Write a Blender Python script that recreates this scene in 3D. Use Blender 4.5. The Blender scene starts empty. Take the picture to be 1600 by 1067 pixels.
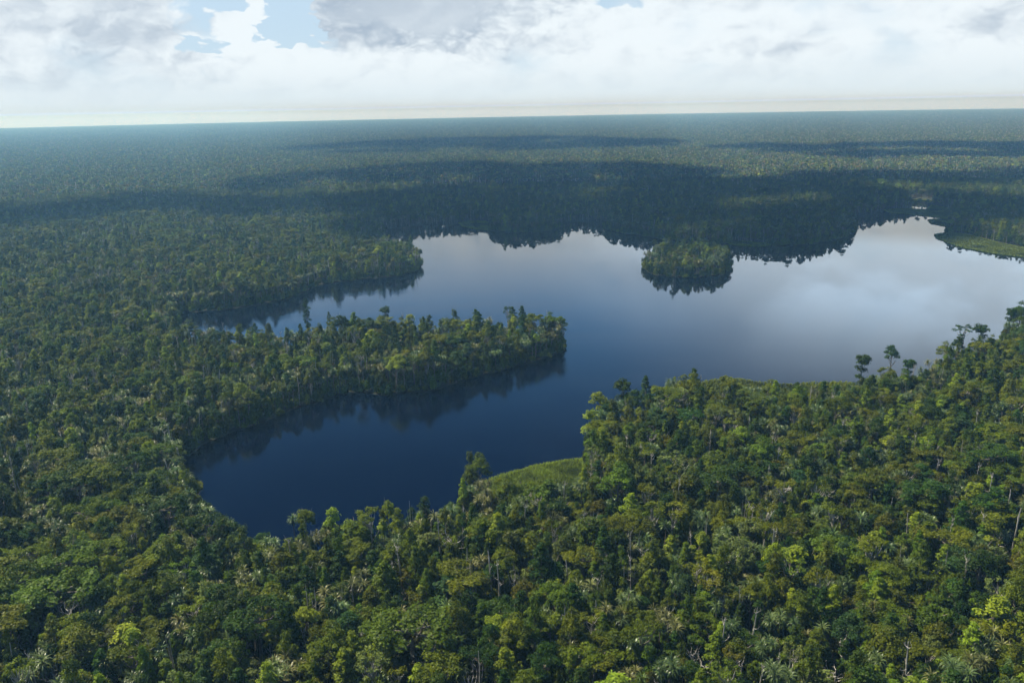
import bpy, math, random
import numpy as np
from mathutils import Vector, Matrix

R = math.radians
SC = bpy.context.scene
COL = SC.collection
rng = np.random.default_rng(11)
random.seed(11)

# ------------------------------------------------------------------ camera
FPX, CX, CY = 1244.0, 800.0, 533.5            # focal length and centre of the 1600 px photograph
CAM_H, PITCH, ROLL = 120.0, R(16.37), R(1.11)
fw = Vector((0, math.cos(PITCH), -math.sin(PITCH)))
r0v = Vector((1, 0, 0)); u0v = r0v.cross(fw)
rt = r0v * math.cos(ROLL) - u0v * math.sin(ROLL)
up = u0v * math.cos(ROLL) + r0v * math.sin(ROLL)
cam_d = bpy.data.cameras.new('camera'); cam = bpy.data.objects.new('camera', cam_d); COL.objects.link(cam)
cam.matrix_world = Matrix(((rt.x, up.x, -fw.x, 0), (rt.y, up.y, -fw.y, 0), (rt.z, up.z, -fw.z, CAM_H), (0, 0, 0, 1)))
cam_d.sensor_width = 36; cam_d.lens = 36 * FPX / 1600
cam_d.clip_start = 1; cam_d.clip_end = 60000
SC.camera = cam

def pix_dir(px, py):
    return (fw * FPX + rt * (px - CX) + up * (CY - py)).normalized()
def ground(px, py, z=0.0):
    d = pix_dir(px, py); t = (z - CAM_H) / d.z
    return (d.x * t, d.y * t)
def project(p):
    v = Vector(p) - Vector((0, 0, CAM_H)); d = v.dot(fw)
    return CX + FPX * v.dot(rt) / d, CY - FPX * v.dot(up) / d, d
def az_el(px, py):
    d = pix_dir(px, py)
    return math.degrees(math.atan2(d.x, d.y)), math.degrees(math.asin(d.z))

# ------------------------------------------------------------------ light
SUN_EL, SUN_AZ = 54.0, -62.0                  # azimuth from +Y, negative = to the left
sd = Vector((math.sin(R(SUN_AZ)) * math.cos(R(SUN_EL)), math.cos(R(SUN_AZ)) * math.cos(R(SUN_EL)), math.sin(R(SUN_EL))))
sun_d = bpy.data.lights.new('sun', 'SUN'); sun_d.energy = 5.0; sun_d.angle = R(0.53); sun_d.color = (1, .92, .73)
sun = bpy.data.objects.new('sun', sun_d); COL.objects.link(sun)
sun.rotation_euler = (-sd).to_track_quat('-Z', 'Y').to_euler(); sun.location = (0, 0, 300)

SC.view_settings.view_transform = 'Standard'; SC.view_settings.look = 'None'
SC.view_settings.exposure = 0.55; SC.view_settings.gamma = 1.0
cy = SC.cycles
cy.max_bounces = 5; cy.diffuse_bounces = 2; cy.glossy_bounces = 3; cy.transmission_bounces = 3
cy.volume_bounces = 0; cy.transparent_max_bounces = 4; cy.use_denoising = True
cy.caustics_reflective = False; cy.caustics_refractive = False
cy.sample_clamp_indirect = 4

class NT:
    """small helper that builds shader nodes"""
    def __init__(s, tree): s.t = tree; s.n = tree.nodes; s.l = tree.links
    def put(s, sock, v):
        if v is None: return
        if hasattr(v, 'is_output'): s.l.new(v, sock)
        else: sock.default_value = v
    def node(s, kind, ins=None, **kw):
        n = s.n.new(kind)
        for k, v in kw.items(): setattr(n, k, v)
        for k, v in (ins or {}).items(): s.put(n.inputs[k], v)
        return n
    def m(s, op, a, b=None, c=None, clamp=False):
        n = s.n.new('ShaderNodeMath'); n.operation = op; n.use_clamp = clamp
        for i, v in enumerate((a, b, c)): s.put(n.inputs[i], v)
        return n.outputs[0]
    def step(s, x, lo, hi, a=0.0, b=1.0):
        n = s.n.new('ShaderNodeMapRange'); n.interpolation_type = 'SMOOTHSTEP'
        for i, v in enumerate((x, lo, hi, a, b)): s.put(n.inputs[i], v)
        return n.outputs[0]
    def mix(s, f, a, b, blend='MIX'):
        n = s.n.new('ShaderNodeMix'); n.data_type = 'RGBA'; n.blend_type = blend
        s.put(n.inputs[0], f)
        for i, v in ((6, a), (7, b)):
            if isinstance(v, tuple) and len(v) == 3: v = (*v, 1)
            s.put(n.inputs[i], v)
        return n.outputs[2]
    def noise(s, vec, scale, detail=4, rough=.55, dist=0.0):
        n = s.node('ShaderNodeTexNoise', {'Vector': vec, 'Scale': scale, 'Detail': detail, 'Roughness': rough, 'Distortion': dist})
        return n.outputs['Fac']

# ---- world: Nishita sky with procedural cumulus laid out by compass direction and height
W = bpy.data.worlds.new('World'); SC.world = W; W.use_nodes = True
W.node_tree.nodes.clear(); q = NT(W.node_tree)
tc = q.node('ShaderNodeTexCoord').outputs['Generated']
sx = q.node('ShaderNodeSeparateXYZ', {0: tc})
X, Y, Z = sx.outputs
az = q.m('MULTIPLY', q.m('ARCTAN2', X, Y), 57.2958)
el = q.m('MULTIPLY', q.m('ARCSINE', Z), 57.2958)
elc = q.m('MAXIMUM', el, 0.3)
# below the skyline the sky texture keeps its horizon colour; a blue glow covers it later
zc = q.m('MAXIMUM', Z, 0.015)
skyvec = q.node('ShaderNodeCombineXYZ', {0: X, 1: Y, 2: zc}).outputs[0]
sky = q.node('ShaderNodeTexSky', {'Vector': skyvec}, sky_type='NISHITA', sun_disc=False, sun_elevation=R(SUN_EL),
             sun_rotation=R(SUN_AZ), air_density=1.0, dust_density=0.6, ozone_density=2.0)
skyc = q.mix(1.0, sky.outputs[0], (.085, .085, .085), 'MULTIPLY')
P = q.node('ShaderNodeCombineXYZ', {0: q.m('MULTIPLY', az, .1), 1: q.m('MULTIPLY', elc, .17), 2: 1.7}).outputs[0]
def wadd(vec, noise_vec, scale, amp, detail):
    w = q.node('ShaderNodeTexNoise', {'Vector': noise_vec, 'Scale': scale, 'Detail': detail}).outputs['Color']
    w = q.node('ShaderNodeVectorMath', {0: w, 1: (.5, .5, .5)}, operation='SUBTRACT').outputs[0]
    return q.node('ShaderNodeVectorMath', {0: vec, 1: q.node('ShaderNodeVectorMath', {0: w, 'Scale': amp}, operation='SCALE').outputs[0]}, operation='ADD').outputs[0]
Pw = wadd(P, P, 3.4, .30, 8)
pws = q.node('ShaderNodeSeparateXYZ', {0: Pw}).outputs
azw = q.m('MULTIPLY', pws[0], 10.0); elw = q.m('MULTIPLY', pws[1], 1 / .17)       # billowed direction: gives the blobs cauliflower edges
def puffs(vec, sc):
    """rounded cauliflower heads"""
    v = q.node('ShaderNodeTexVoronoi', {'Vector': vec, 'Scale': sc}, feature='SMOOTH_F1'); v.inputs['Smoothness'].default_value = .35
    return v.outputs['Distance']
EDGE = q.m('ADD', q.m('MULTIPLY', q.m('SUBTRACT', puffs(Pw, 9.0), .42), .55), q.m('MULTIPLY', q.m('SUBTRACT', puffs(Pw, 22.0), .42), .28))
def blob(px, py, rx, ry, amp, soft=1.0):
    """a soft bump in the sky round the direction of a cloud; rx, ry in degrees"""
    a, e = az_el(px, py)
    dx = q.m('DIVIDE', q.m('SUBTRACT', azw, a), rx); dy = q.m('DIVIDE', q.m('SUBTRACT', elw, e), ry)
    d = q.m('SQRT', q.m('ADD', q.m('MULTIPLY', dx, dx), q.m('MULTIPLY', dy, dy)))
    d = q.m('ADD', d, EDGE) if amp > 0 else q.m('SUBTRACT', d, EDGE)
    return q.step(d, 1 + .5 * soft, 1 - .5 * soft, 0.0, amp)
def addall(l):
    r = l[0]
    for v in l[1:]: r = q.m('ADD', r, v)
    return r
big = q.noise(Pw, 1.1, 5, .5)
hi = q.step(el, 9.0, 26.0)
lefty = q.step(az, 14.0, -10.0)
cover = addall([big, .30, q.m('MULTIPLY', q.m('MULTIPLY', hi, lefty), -.50),
                blob(365, 10, 3.0, 3.2, -.38, 1.5), blob(465, 15, 1.8, 2.4, -.40, 1.5), blob(965, 2, 1.5, .5, -.35, .7), blob(310, 72, 1.3, .5, -.35, .6),
                blob(365, 40, 1.3, 1.0, .55, .6), blob(402, 20, 1.0, 1.3, .6, .6), blob(380, 78, 2.2, .8, .5, .6), blob(440, 112, 4.6, 1.5, .8, .4), blob(620, 15, 5.5, 2.6, .6, .4)])
cov = q.step(cover, .48, .76)
# tone inside the clouds: sunlit heads against grey bases, lit from the upper left
def shift(v, d): return q.node('ShaderNodeVectorMath', {0: v, 1: d}, operation='ADD').outputs[0]
Pf = wadd(Pw, Pw, 9.0, .10, 5)
r1 = q.m('SUBTRACT', puffs(shift(Pf, (-.05, .07, 0)), 3.6), puffs(Pf, 3.6))
r2 = q.m('SUBTRACT', q.noise(Pf, 5.0, 7, .6), q.noise(shift(Pf, (-.03, .045, 0)), 5.0, 7, .6))
calmd = q.m('SUBTRACT', 1.0, blob(660, 10, 8.0, 2.6, .75, 1.0))
relief = q.m('MULTIPLY', q.m('ADD', q.m('MULTIPLY', r1, .75), q.m('MULTIPLY', r2, .75)), calmd)
tone = addall([.85, relief, q.m('MULTIPLY', q.m('SUBTRACT', q.noise(shift(Pw, (7, 3, 0)), .9, 4, .5), .5), -.9),
               blob(385, 35, 2.0, 2.0, .28, .5), blob(430, 105, 4.5, 1.2, .16),
               blob(900, 60, 6, 2.2, .14), blob(1080, 40, 4, 2.6, .14), blob(1450, 95, 6, 1.6, .12),
               blob(660, 12, 7.4, 2.3, -.62, 1.1), blob(790, 70, 4.5, .8, -.22, .9), blob(560, 60, 3.2, .8, -.25, .9),
               blob(120, 110, 8, .9, -.22), blob(210, 62, 4, .8, -.25), blob(80, 20, 7, 1.4, -.16), blob(1170, 75, 3.6, .45, -.25), blob(1590, 35, 3, 1.0, -.35),
               q.m('MULTIPLY', q.step(az, -8.0, 20.0), .10)])
tone = q.step(tone, -.1, 1.05)
cloudc = q.mix(tone, (.40, .49, .60), (.83, .905, .95))
col = q.mix(cov, q.mix(.75, skyc, (.58, .76, .93)), cloudc)
# higher than the picture: a deepening blue with thinner cloud, brighter towards the right
side = q.m('MULTIPLY', q.m('MULTIPLY', q.step(az, 4.0, 28.0), q.step(az, 75.0, 50.0)), q.step(el, 26.0, 12.0))                     # the bright bank of cloud ahead on the right
deep = q.m('MULTIPLY', q.step(el, 7.5, 16.0), q.m('SUBTRACT', 1.0, q.m('MULTIPLY', side, .85)))
blue = q.mix(q.step(el, 9.0, 26.0), (.15, .50, 1.10), (.007, .05, .20))
col = q.mix(q.m('MULTIPLY', deep, q.m('SUBTRACT', 1.0, q.m('MULTIPLY', cov, q.step(el, 9.0, 20.0, .16, .03)))), col, blue)
rb = q.m('MULTIPLY', q.m('MULTIPLY', q.step(el, 8.0, 9.3), q.step(el, 19.0, 10.5)), q.m('MULTIPLY', q.m('MULTIPLY', q.step(az, 0.0, 26.0, 0, .9), q.step(az, 75.0, 50.0)), q.step(q.noise(Pw, .9, 4, .5), .38, .58, .45, 1.0)))
col = q.mix(rb, col, (1.55, 2.1, 2.8))
hz = q.step(el, 3.6, .0, 0.0, .95)
col = q.mix(hz, col, (.70, .80, .865)); col = q.mix(q.step(el, .25, -.3, 0.0, 1.0), col, (1.0, 1.45, 4.0))  # blue glow added below the skyline to offset the warm tint of the haze
bg = q.node('ShaderNodeBackground', {'Color': col, 'Strength': 0.72})
q.l.new(bg.outputs[0], q.node('ShaderNodeOutputWorld').inputs[0])

# ------------------------------------------------------------------ helpers
def tag(o, label=None, cat=None, group=None, kind=None):
    if label: o['label'] = label
    if cat: o['category'] = cat
    if group: o['group'] = group
    if kind: o['kind'] = kind
    return o

def new_mat(name):
    m = bpy.data.materials.new(name); m.use_nodes = True; m.node_tree.nodes.clear()
    return m, NT(m.node_tree)

def np_mesh(name, V, F, mats=(), fmat=None, tint=None, smooth=False):
    """V (n,3); F a list of (m,3) and (m,4) index arrays, in order; tint per face"""
    me = bpy.data.meshes.new(name)
    F = [np.asarray(f, dtype=np.int32) for f in F if len(f)]
    loops = np.concatenate([f.ravel() for f in F]); tot = np.concatenate([np.full(len(f), f.shape[1], np.int32) for f in F])
    st = np.concatenate([[0], np.cumsum(tot)[:-1]]).astype(np.int32)
    me.vertices.add(len(V)); me.vertices.foreach_set('co', np.asarray(V, np.float32).ravel())
    me.loops.add(len(loops)); me.loops.foreach_set('vertex_index', loops)
    me.polygons.add(len(tot)); me.polygons.foreach_set('loop_start', st); me.polygons.foreach_set('loop_total', tot)
    for m in mats: me.materials.append(m)
    if fmat is not None: me.polygons.foreach_set('material_index', np.asarray(fmat, np.int32))
    if smooth: me.polygons.foreach_set('use_smooth', np.ones(len(tot), bool))
    if tint is not None:
        t = np.asarray(tint, np.float32)
        if t.ndim == 1: me.attributes.new('tint', 'FLOAT', 'FACE').data.foreach_set('value', t)
        else: me.attributes.new('tint', 'FLOAT_VECTOR', 'FACE').data.foreach_set('vector', t.ravel())
    me.update(); me.validate()
    return me

class Geo:
    """collects vertices, quads and triangles with a tint value per face"""
    def __init__(s): s.V = []; s.Q = []; s.tq = []; s.T = []; s.tt = []; s.n = 0
    def add(s, V, Q=None, T=None, tint=0.5):
        V = np.asarray(V, float)
        if Q is not None and len(Q):
            Q = np.asarray(Q) + s.n; s.Q.append(Q); s.tq.append(np.broadcast_to(tint, (len(Q),)).astype(float))
        if T is not None and len(T):
            T = np.asarray(T) + s.n; s.T.append(T); s.tt.append(np.broadcast_to(tint, (len(T),)).astype(float))
        s.V.append(V); s.n += len(V)
    def arrays(s):
        Q = np.concatenate(s.Q) if s.Q else np.zeros((0, 4), int); T = np.concatenate(s.T) if s.T else np.zeros((0, 3), int)
        t = np.concatenate(s.tq + s.tt) if (s.tq or s.tt) else np.zeros(0)
        return np.concatenate(s.V), Q, T, t
    def mesh(s, name, mat, smooth=False):
        V, Q, T, t = s.arrays()
        return np_mesh(name, V, [Q, T], [mat], None, t, smooth)
def join_mesh(name, parts):
    """parts: (Geo, material); one mesh with one slot per part"""
    V = []; Q = []; T = []; tq = []; tt = []; mq = []; mt = []; n = 0
    for i, (g, m) in enumerate(parts):
        v, a, b, t = g.arrays()
        V.append(v); Q.append(a + n); T.append(b + n); tq.append(t[:len(a)]); tt.append(t[len(a):])
        mq.append(np.full(len(a), i)); mt.append(np.full(len(b), i)); n += len(v)
    return np_mesh(name, np.concatenate(V), [np.concatenate(Q), np.concatenate(T)], [m for _, m in parts],
                   np.concatenate(mq + mt), np.concatenate(tq + tt))

def tube(g, pts, rad, n=5, tint=.5):
    pts = [Vector(p) for p in pts]; V = []; Q = []
    for i, p in enumerate(pts):
        d = (pts[min(i + 1, len(pts) - 1)] - pts[max(i - 1, 0)]).normalized()
        a = d.orthogonal().normalized() if abs(d.z) < .95 else Vector((1, 0, 0)).cross(d).normalized(); b = d.cross(a)
        for k in range(n):
            w = 2 * math.pi * k / n
            V.append(p + (a * math.cos(w) + b * math.sin(w)) * rad[i])
    for i in range(len(pts) - 1):
        for k in range(n):
            Q.append((i * n + k, i * n + (k + 1) % n, (i + 1) * n + (k + 1) % n, (i + 1) * n + k))
    g.add([tuple(v) for v in V], Q, None, tint)

def unit(a):
    return a / np.maximum(np.linalg.norm(a, axis=1, keepdims=True), 1e-6)

def cards(g, C, N, size, tint, r, aspect=.62):
    """leafy quads (kites) at C facing N"""
    n = len(C); N = unit(N); A = unit(np.cross(N, r.normal(size=(n, 3)))); B = np.cross(N, A)
    s = (size * r.uniform(.65, 1.35, n))[:, None] * .5
    bend = N * s * r.uniform(-.35, .1, n)[:, None]
    V = np.stack([C - A * s, C - B * s * aspect + bend, C + A * s, C + B * s * aspect + bend], 1).reshape(-1, 3)
    g.add(V, np.arange(4 * n).reshape(n, 4), None, tint)

def clump(g, c, rad, n, r, size, tint, squash=.8, base=-.35):
    """a leaf clump: leaves spread through the outer shell of a lumpy ellipsoid, thin underneath"""
    d = unit(r.normal(size=(n * 2, 3))); d = d[d[:, 2] > base][:n]
    ph = r.uniform(0, 6.28, 3)
    lump = 1 + .16 * np.sin(d[:, 0] * 5 + ph[0]) + .14 * np.sin(d[:, 1] * 6 + ph[1]) + .12 * np.sin(d[:, 2] * 7 + ph[2])
    rr = rad * lump * (1 - np.abs(r.normal(0, .17, len(d))))
    C = np.asarray(c) + d * rr[:, None] * np.array([1, 1, squash])
    N = d * .8 + r.normal(0, .5, d.shape) + np.array([0, 0, .45])
    cards(g, C, N, size, np.clip(tint + r.normal(0, .10, len(d)), 0, 1), r)

# ------------------------------------------------------------------ materials
def leaf_mat(name, c1, c2, rough=.5, trans=.22, spec=.14):
    m, n = new_mat(name)
    t = n.node('ShaderNodeAttribute', attribute_name='tint').outputs['Fac']
    rnd = n.node('ShaderNodeObjectInfo').outputs['Random']
    c = n.mix(t, c1, c2)
    hue = n.node('ShaderNodeHueSaturation', {'Hue': n.m('ADD', .485, n.m('MULTIPLY', rnd, .03)), 'Saturation': 1.0,
                 'Value': n.m('ADD', .72, n.m('MULTIPLY', n.m('FRACT', n.m('MULTIPLY', rnd, 7.31)), .56)), 'Color': c})
    p = n.node('ShaderNodeBsdfPrincipled', {'Base Color': hue.outputs[0], 'Roughness': rough, 'Specular IOR Level': spec})
    tr = n.node('ShaderNodeBsdfTranslucent', {'Color': n.mix(1.0, hue.outputs[0], (1.25, 1.3, .5), 'MULTIPLY')})
    mx = n.node('ShaderNodeMixShader', {0: trans}); n.l.new(p.outputs[0], mx.inputs[1]); n.l.new(tr.outputs[0], mx.inputs[2])
    n.l.new(mx.outputs[0], n.node('ShaderNodeOutputMaterial').inputs[0])
    return m
TONES = {
    'olive green':      leaf_mat('olive_leaves', (.038, .060, .002), (.178, .212, .008)),
    'dark green':       leaf_mat('dark_leaves', (.010, .032, .003), (.062, .122, .009)),
    'bright yellow-green': leaf_mat('bright_leaves', (.070, .110, .005), (.30, .38, .024)),
    'mid green':        leaf_mat('mid_leaves', (.030, .058, .003), (.145, .215, .010)),
    'grey-green':       leaf_mat('grey_leaves', (.040, .062, .012), (.195, .245, .060)),
    'brownish olive':   leaf_mat('brown_leaves', (.042, .055, .003), (.180, .178, .012)),
    'bluish green':     leaf_mat('blue_leaves', (.014, .042, .009), (.075, .15, .034)),
}
PAND = {'silvery green': leaf_mat('strap_leaves', (.028, .058, .012), (.145, .21, .065), .35, .15, .35),
        'straw-tinged green': leaf_mat('straw_strap_leaves', (.048, .062, .014), (.22, .225, .07), .38, .15, .35)}
def bark_mat(name, c1, c2):
    m, n = new_mat(name)
    o = n.node('ShaderNodeTexCoord').outputs['Object']
    mp = n.node('ShaderNodeMapping', {'Vector': o, 'Scale': (3, 3, .7)}).outputs[0]
    f = n.noise(mp, 1.6, 5, .6)
    p = n.node('ShaderNodeBsdfPrincipled', {'Base Color': n.mix(n.step(f, .35, .65), c1, c2), 'Roughness': .85})
    n.l.new(p.outputs[0], n.node('ShaderNodeOutputMaterial').inputs[0]); return m
BARK = bark_mat('bark', (.10, .085, .065), (.26, .235, .19))
PALE = bark_mat('bleached_wood', (.24, .225, .195), (.58, .56, .50))
PTR = bark_mat('pandanus_stem', (.09, .08, .055), (.20, .175, .13))

# ------------------------------------------------------------------ the lake outline, taken on the ground
TT, TN = 13.5, 13.0          # height of the treetops that hide a far and a near shore
LAKE_PX = [
 # south side of the spit, from the inner end of the near arm to the tip
 (283,728,0),(290,712,0),(318,695,0),(345,683,0),(372,672,0),(400,664,0),(425,654,0),(450,643,0),(478,633,0),(505,626,0),(530,617,0),(560,614,0),(590,617,0),(622,615,0),
 (655,613,0),(690,608,0),(712,600,0),(735,592,0),(765,584,0),(790,577,0),(815,570,0),(840,563,0),(862,556,0),(879,547,0),(884,538,0),
 # back of the spit, hidden behind its own trees
 (868,500,TT-4),(845,496,TT),(800,491,TT),(740,493,TT),(690,494,TT),(640,494,TT),(600,492,TT),(560,497,TT),(520,500,TT+1),(470,503,TT+2),(430,503,TT+3),(395,501,TT+3),(350,500,TT+3),(300,499,TT+3),(262,496,TT+1),
 # the long left shore
 (282,487,0),(310,488,0),(345,486,0),(380,481,0),(412,476,0),(440,470,0),(462,463,0),(480,454,0),(500,446,0),(530,441,0),(565,437,0),(600,434,0),(630,430,0),(648,425,0),(657,418,0),(658,410,0),
 (654,388,TT-2),(645,378,TT),(625,372,TT),(605,370,TT),
 (594,361,0),(620,356,0),(655,353,0),(690,352,0),(722,351,0),(740,355,0),(762,360,0),(790,364,0),(820,365,0),(845,364,0),(868,359,0),(880,351,0),(900,347,0),(925,347,0),(943,349,0),
 (948,359,0),(965,364,0),(985,367,0),(1010,370,0),(1035,374,0),(1070,378,0),(1110,380,0),(1145,382,0),(1180,385,0),(1220,385,0),(1260,383,0),(1295,378,0),(1322,371,0),(1335,361,0),(1338,350,0),(1332,342,0),
 (1342,339,0),(1365,335,0),(1390,332,0),(1410,333,0),(1440,336,0),(1468,339,0),
 (1474,343,0),(1452,345,0),(1455,349,0),(1474,352,0),(1482,358,0),(1480,363,0),(1462,367,0),(1462,371,0),(1480,379,0),(1510,388,0),(1545,395,0),(1575,399,0),(1610,403,0),(1680,412,0),(1760,440,0),
 # near shore on the right, hidden behind treetops
 (1760,470,TN),(1680,470,TN),(1612,482,TN),(1585,492,TN),(1560,515,TN),(1520,525,TN),(1480,540,TN),(1462,552,TN),(1450,566,TN),(1420,575,TN),(1385,578,TN),(1350,584,TN),
 (1322,599,0),(1300,599,0),(1275,600,0),(1245,603,0),(1205,601,0),(1170,596,0),(1140,593,0),(1110,596,0),(1080,600,0),(1055,603,0),
 (1035,606,TN),(1000,612,TN),(965,622,TN),(940,640,TN),(926,668,TN-3),(914,700,6),(908,719,0),
 (880,722,0),(850,727,0),(820,734,0),(795,741,0),(770,749,0),(750,757,0),(730,766,0),
 (712,774,TN),(660,778,TN),(600,793,TN),(560,797,TN),(510,806,TN),(480,815,TN),(462,824,TN),(448,836,TN-2),(430,830,TN),(400,818,TN),(360,803,TN),(335,800,TN-2),
 (306,778,4),(304,768,0),(316,757,0),(303,752,0),(290,745,0),(284,737,0)]
LAKE = np.array([ground(x, y, z) for x, y, z in LAKE_PX])
ISLAND_PX = [(1006,416),(1010,424),(1022,430),(1045,433),(1075,435),(1105,433),(1130,430),(1139,424),(1141,414),(1138,405),(1122,399),(1085,396),(1045,397),(1020,402),(1009,408)]
ISLAND = np.array([ground(x, y, 0) for x, y in ISLAND_PX])
POND_PX = [(1423,326),(1432,327),(1446,327),(1449,323),(1447,318),(1434,317),(1424,319)]
POND = np.array([ground(x, y, 0) for x, y in POND_PX])

def refine(P, amp, seed, step=4.0, it=1):
    """a natural, slightly ragged version of a traced outline"""
    r = np.random.default_rng(seed); out = []
    for i in range(len(P)):
        a, b = P[i], P[(i + 1) % len(P)]; L = np.linalg.norm(b - a); k = max(1, int(L / step)); nrm = np.array([-(b - a)[1], (b - a)[0]]) / max(L, 1e-6)
        for j in range(k):
            p = a + (b - a) * j / k
            out.append(p + nrm * r.normal(0, amp) * (0 if j == 0 else 1))
    return np.array(out)
LAKE = refine(LAKE, .7, 1); ISLAND = refine(ISLAND, .5, 2); POND = refine(POND, .4, 3)

def inside(P, poly):
    x, y = P[:, 0], P[:, 1]; c = np.zeros(len(P), bool)
    for i in range(len(poly)):
        x1, y1 = poly[i]; x2, y2 = poly[i - 1]
        hit = ((y1 > y) != (y2 > y))
        c ^= hit & (x < (x2 - x1) * (y - y1) / (y2 - y1 + 1e-12) + x1)
    return c
def edge_dist(P, poly):
    best = np.full(len(P), 1e9)
    for i in range(len(poly)):
        a, b = poly[i - 1], poly[i]; ab = b - a; t = np.clip(((P - a) @ ab) / max(ab @ ab, 1e-9), 0, 1)
        best = np.minimum(best, np.linalg.norm(P - a - t[:, None] * ab, axis=1))
    return best

# ------------------------------------------------------------------ ground: flat, then falling away with the curve of the earth
R0, RE = 6000.0, 630000.0
def gz(r):
    return -np.maximum(np.asarray(r, float) - R0, 0) ** 2 / (2 * RE)
rings = np.concatenate([np.linspace(0, 6000, 16)[1:], np.linspace(6000, 15600, 70)[1:]]); NS = 160
V = [(0, 0, 0)]; Qd = []; Tr = []
for r_ in rings:
    for k in range(NS):
        w = 2 * math.pi * k / NS; V.append((r_ * math.cos(w), r_ * math.sin(w), float(gz(r_))))
for k in range(NS): Tr.append((0, 1 + k, 1 + (k + 1) % NS))
for i in range(len(rings) - 1):
    for k in range(NS):
        a = 1 + i * NS; Qd.append((a + k, a + NS + k, a + NS + (k + 1) % NS, a + (k + 1) % NS))
gm, n = new_mat('forest_floor')
o = n.node('ShaderNodeTexCoord').outputs['Object']
f = n.noise(o, .22, 6, .6)
c = n.mix(n.step(f, .35, .65), (.012, .016, .006), (.035, .040, .014))
n.l.new(n.node('ShaderNodeBsdfPrincipled', {'Base Color': c, 'Roughness': .95}).outputs[0], n.node('ShaderNodeOutputMaterial').inputs[0])
gme = np_mesh('ground', np.array(V), [np.array(Qd), np.array(Tr)], [gm], smooth=True)
g_o = bpy.data.objects.new('ground', gme); COL.objects.link(g_o); tag(g_o, 'dark peaty forest floor under the trees', kind='structure')

wm, n = new_mat('water')
o = n.node('ShaderNodeTexCoord').outputs['Object']
big_w = n.noise(n.node('ShaderNodeMapping', {'Vector': o, 'Scale': (.0045, .009, 1)}).outputs[0], 1.0, 3, .5)
so = n.node('ShaderNodeSeparateXYZ', {0: o}).outputs
# calm in the lee of the far shore, ruffled by the breeze in the near arm and on the left
calm = n.step(n.m('ADD', n.m('ADD', n.m('MULTIPLY', so[0], .0016), n.m('MULTIPLY', so[1], .0009)), n.m('MULTIPLY', big_w, .35)), .55, .92)
rip = n.noise(n.node('ShaderNodeMapping', {'Vector': o, 'Scale': (1, 1.5, 1), 'Rotation': (0, 0, .4)}).outputs[0], 1.1, 4, .6)
gust = n.noise(n.node('ShaderNodeMapping', {'Vector': o, 'Scale': (.010, .034, 1), 'Rotation': (0, 0, .25)}).outputs[0], 1.0, 5, .6, .6)
bst = n.m('MULTIPLY', n.m('SUBTRACT', 1.0, n.m('MULTIPLY', calm, .97)), n.step(gust, .36, .62, .45, 1.25))
bump = n.node('ShaderNodeBump', {'Strength': n.m('MULTIPLY', bst, .19), 'Distance': .12, 'Height': rip})
rough = n.m('ADD', .008, n.m('MULTIPLY', bst, .055))
p = n.node('ShaderNodeBsdfPrincipled', {'Base Color': (.0001, .0018, .0090, 1), 'Roughness': rough, 'IOR': 1.5, 'Normal': bump.outputs[0]})
n.l.new(p.outputs[0], n.node('ShaderNodeOutputMaterial').inputs[0])

from mathutils.geometry import tessellate_polygon, delaunay_2d_cdt
def sheet(name, outer, holes, z, mat):
    vs = [Vector(p) for p in outer]; ed = [(i, (i + 1) % len(outer)) for i in range(len(outer))]
    for h in holes:
        b = len(vs); vs += [Vector(p) for p in h]; ed += [(b + i, b + (i + 1) % len(h)) for i in range(len(h))]
    res = delaunay_2d_cdt(vs, ed, [], 0, 1e-4)
    v2 = np.array([tuple(v) for v in res[0]]); T = np.array([t for t in res[2]])
    cen = v2[T].mean(1); keep = inside(cen, np.array(outer))
    for h in holes: keep &= ~inside(cen, np.array(h))
    T = T[keep]
    a = v2[T]; fl = np.cross(a[:, 1] - a[:, 0], a[:, 2] - a[:, 0]) < 0; T[fl] = T[fl][:, ::-1]
    me = np_mesh(name, np.column_stack([v2, np.full(len(v2), z)]), [T], [mat])
    ob = bpy.data.objects.new(name, me); COL.objects.link(ob); return ob
lake = sheet('water', LAKE, [ISLAND], .05, wm); tag(lake, 'dark blue blackwater lake reflecting clouds and trees', kind='structure')
pond = sheet('water', POND, [], .05, wm); tag(pond, 'small bright pool of open water behind the reed bed', kind='structure')

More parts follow.
